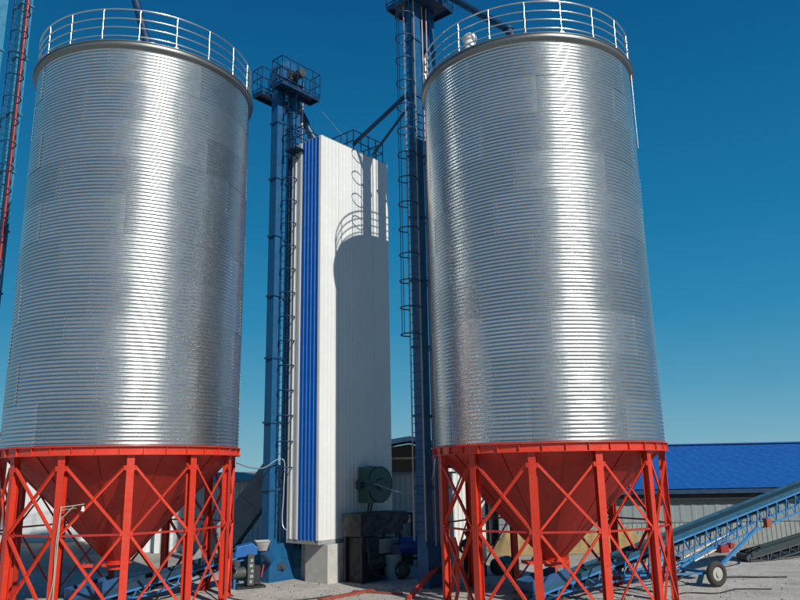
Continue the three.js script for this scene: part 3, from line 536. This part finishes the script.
{ const t = thing('red_hose', 'bundle of red hose hanging on a silo leg', 'hose', [1.42, 0, -22.2]); for (const k of [0, 1]) part('hose', [tube([V(.02 * k, 1.9, .02 * k), V(.1, 1.5, .1), V(-.05 + .1 * k, 1.0, .12), V(.08, .6, .1), V(-.02, .1, .1 + .1 * k)], .05, 8, 30)], redBright, t); }
{ const t = thing('white_tank', 'small white water tank beyond the silo legs', 'tank', [2.75, 0, -28.6]); part('body', [new THREE.CapsuleGeometry(.3, .25, 6, 20).translate(0, .85, 0)], white, t); part('stand', [box(.5, .4, .5, 0, .2, 0)], darkGrey, t); part('cap', [cyl(.1, .1, .12, 0, 1.32, 0, 16)], white, t); }
{ const t = thing('green_barrel', 'dark green barrel lying beyond the silo legs', 'barrel', [3.65, 0, -28.9], .9); part('body', [cyl(.3, .3, .85, 0, 0, 0, 24).rotateZ(Math.PI / 2).translate(0, .3, 0)], darkGreen, t); for (const x of [-.28, 0, .28]) part('hoop', [new THREE.TorusGeometry(.3, .018, 6, 28).rotateY(Math.PI / 2).translate(x, .3, 0)], darkGreen, t); }

{ // chips, husks and grit scattered over the yard: uncountable
  const g = boxUV(new THREE.DodecahedronGeometry(1, 0)), n = 1500, im = new THREE.InstancedMesh(g, new THREE.MeshStandardMaterial({ color: C(1, 1, 1), roughness: .95 }), n), m = new THREE.Matrix4(), q = new THREE.Quaternion(), e = new THREE.Euler(), tones = [C(.16, .14, .11), C(.30, .26, .19), C(.10, .10, .10), C(.42, .36, .24)];
  for (let k = 0; k < n; k++) {
    const cl = rnd() < .5, cx = [-4, 4.5, -8.8, 9, 0][k % 5], cz = [-26, -23.5, -23.5, -25, -25][k % 5];
    const x = cl ? cx + (rnd() + rnd() + rnd() - 1.5) * 2.6 : -14 + rnd() * 30, z = cl ? cz + (rnd() + rnd() + rnd() - 1.5) * 2.6 : -31 + rnd() * 11, sc = .008 + .03 * rnd() * rnd() * rnd() + .006 * rnd();
    e.set(rnd() * 6, rnd() * 6, rnd() * 6); q.setFromEuler(e); m.compose(V(x, sc * .3, z), q, V(sc * (1 + 2.5 * rnd()), sc * .6, sc)); im.setMatrixAt(k, m); im.setColorAt(k, tones[Math.floor(rnd() * 4)]);
  }
  im.name = 'ground_litter'; im.castShadow = im.receiveShadow = true; im.userData = { kind: 'stuff', label: 'chips and husks scattered over the concrete yard', category: 'litter' }; scene.add(im);
}

// person in the shade between the legs: one continuous body
function sdfMesh(min, size, res, field) {
  const mc = new MarchingCubes(res, new THREE.MeshBasicMaterial(), false, false, 60000); mc.isolation = 0;
  const h = res / 2; let k = 0;
  for (let z = 0; z < res; z++) for (let y = 0; y < res; y++) for (let x = 0; x < res; x++) mc.field[k++] = -field(min.x + (x / h) * size / 2, min.y + (y / h) * size / 2, min.z + (z / h) * size / 2);
  mc.update(); const n = mc.count, pos = new Float32Array(n * 3), nor = new Float32Array(n * 3);
  for (let i = 0; i < n * 3; i++) { pos[i] = (mc.positionArray[i] + 1) * size / 2 + [min.x, min.y, min.z][i % 3]; nor[i] = mc.normalArray[i]; }
  const g = new THREE.BufferGeometry(); g.setAttribute('position', new THREE.BufferAttribute(pos, 3)); g.setAttribute('normal', new THREE.BufferAttribute(nor, 3)); g.setAttribute('uv', new THREE.BufferAttribute(new Float32Array(n * 2), 2)); g.computeVertexNormals(); return g;
}
const cap = (p, a, b, ra, rb) => { const ba = b.clone().sub(a), pa = p.clone().sub(a), t = Math.max(0, Math.min(1, pa.dot(ba) / ba.lengthSq())); return pa.addScaledVector(ba, -t).length() - (ra + (rb - ra) * t); };
const smin = (a, b, k) => { const h = Math.max(0, k - Math.abs(a - b)) / k; return Math.min(a, b) - h * h * k / 4; };
{
  const t = thing('person', 'person in dark work clothes standing in the shade between silo legs', 'person', [2.17, 0, -26.4], 2.6);
  const q = V(0, 0, 0), B = [ // torso, limbs: a, b, ra, rb
    [V(0, .98, 0), V(0, 1.22, .01), .155, .16], [V(-.1, 1.36, 0), V(.1, 1.36, 0), .11, .11], [V(0, 1.2, 0), V(0, 1.38, 0), .15, .12], [V(0, 1.42, 0), V(0, 1.52, .01), .062, .055],
    [V(-.09, .94, 0), V(-.11, .5, .02), .098, .07], [V(-.11, .5, .02), V(-.12, .09, -.02), .068, .048], [V(-.12, .06, -.03), V(-.13, .05, .15), .05, .042],
    [V(.09, .94, 0), V(.12, .5, .05), .098, .07], [V(.12, .5, .05), V(.13, .09, .02), .068, .048], [V(.13, .06, .01), V(.15, .05, .19), .05, .042],
    [V(-.19, 1.38, 0), V(-.25, 1.1, -.02), .062, .05], [V(-.25, 1.1, -.02), V(-.22, .86, .1), .048, .036], [V(.19, 1.38, 0), V(.3, 1.14, -.02), .062, .05], [V(.3, 1.14, -.02), V(.2, .95, .16), .048, .036]];
  const f = (x, y, z) => { q.set(x, y, z); let d = 9; for (const [a, b, ra, rb] of B) d = smin(d, cap(q, a, b, ra, rb), .05); return d; };
  part('body', sdfMesh(V(-.9, -.05, -.9), 1.8, 110, f), paint(.022, .024, .03, .8), t);
  const hands = [];
  for (const [sx, hx, hz] of [[-1, -.22, .13], [1, .2, .19]]) hands.push(sdfMesh(V(hx - .1, .72 + (sx > 0 ? .13 : 0), hz - .08), .2, 48, (x, y, z) => {
    q.set(x, y, z); const yy = (sx > 0 ? .13 : 0); let d = cap(q, V(hx, .85 + yy, hz - .01), V(hx, .80 + yy, hz), .028, .026);
    for (let k = 0; k < 4; k++) d = smin(d, cap(q, V(hx + (k - 1.5) * .004, .80 + yy, hz + (k - 1.5) * .017), V(hx - sx * .012, .745 + yy + Math.abs(k - 1.4) * .006, hz + .008 + (k - 1.5) * .019), .009, .008), .006);
    return smin(d, cap(q, V(hx, .835 + yy, hz + .02), V(hx - sx * .01, .785 + yy, hz + .05), .011, .009), .008); }));
  const head = sdfMesh(V(-.16, 1.46, -.16), .32, 72, (x, y, z) => {
    q.set(x, y, z); let d = cap(q, V(0, 1.655, -.005), V(0, 1.61, .015), .092, .075); d = smin(d, cap(q, V(0, 1.56, .04), V(0, 1.56, .05), .045, .04), .05);
    d = smin(d, cap(q, V(0, 1.635, .09), V(0, 1.60, .112), .010, .016), .012); for (const s of [-1, 1]) { d = smin(d, cap(q, V(s * .09, 1.64, -.005), V(s * .093, 1.605, 0), .014, .010), .01); d = Math.max(d, -cap(q, V(s * .035, 1.645, .102), V(s * .036, 1.645, .1), .014, .014)); }
    d = Math.max(d, -cap(q, V(-.02, 1.572, .098), V(.02, 1.572, .098), .006, .006)); return smin(d, cap(q, V(0, 1.5, 0), V(0, 1.58, 0), .05, .05), .02); });
  const skin = new THREE.MeshStandardMaterial({ color: C(.36, .22, .16), roughness: .6 });
  part('head', head, skin, t); part('hand', hands[0], skin, t); part('hand', hands[1], skin, t);
  part('cap', [new THREE.SphereGeometry(.108, 20, 10, 0, Math.PI * 2, 0, Math.PI * .5).translate(0, 1.655, -.005), box(.13, .012, .1, 0, 1.66, .12)], black, t);
}

scene.updateMatrixWorld(true);
renderer.render(scene, camera);
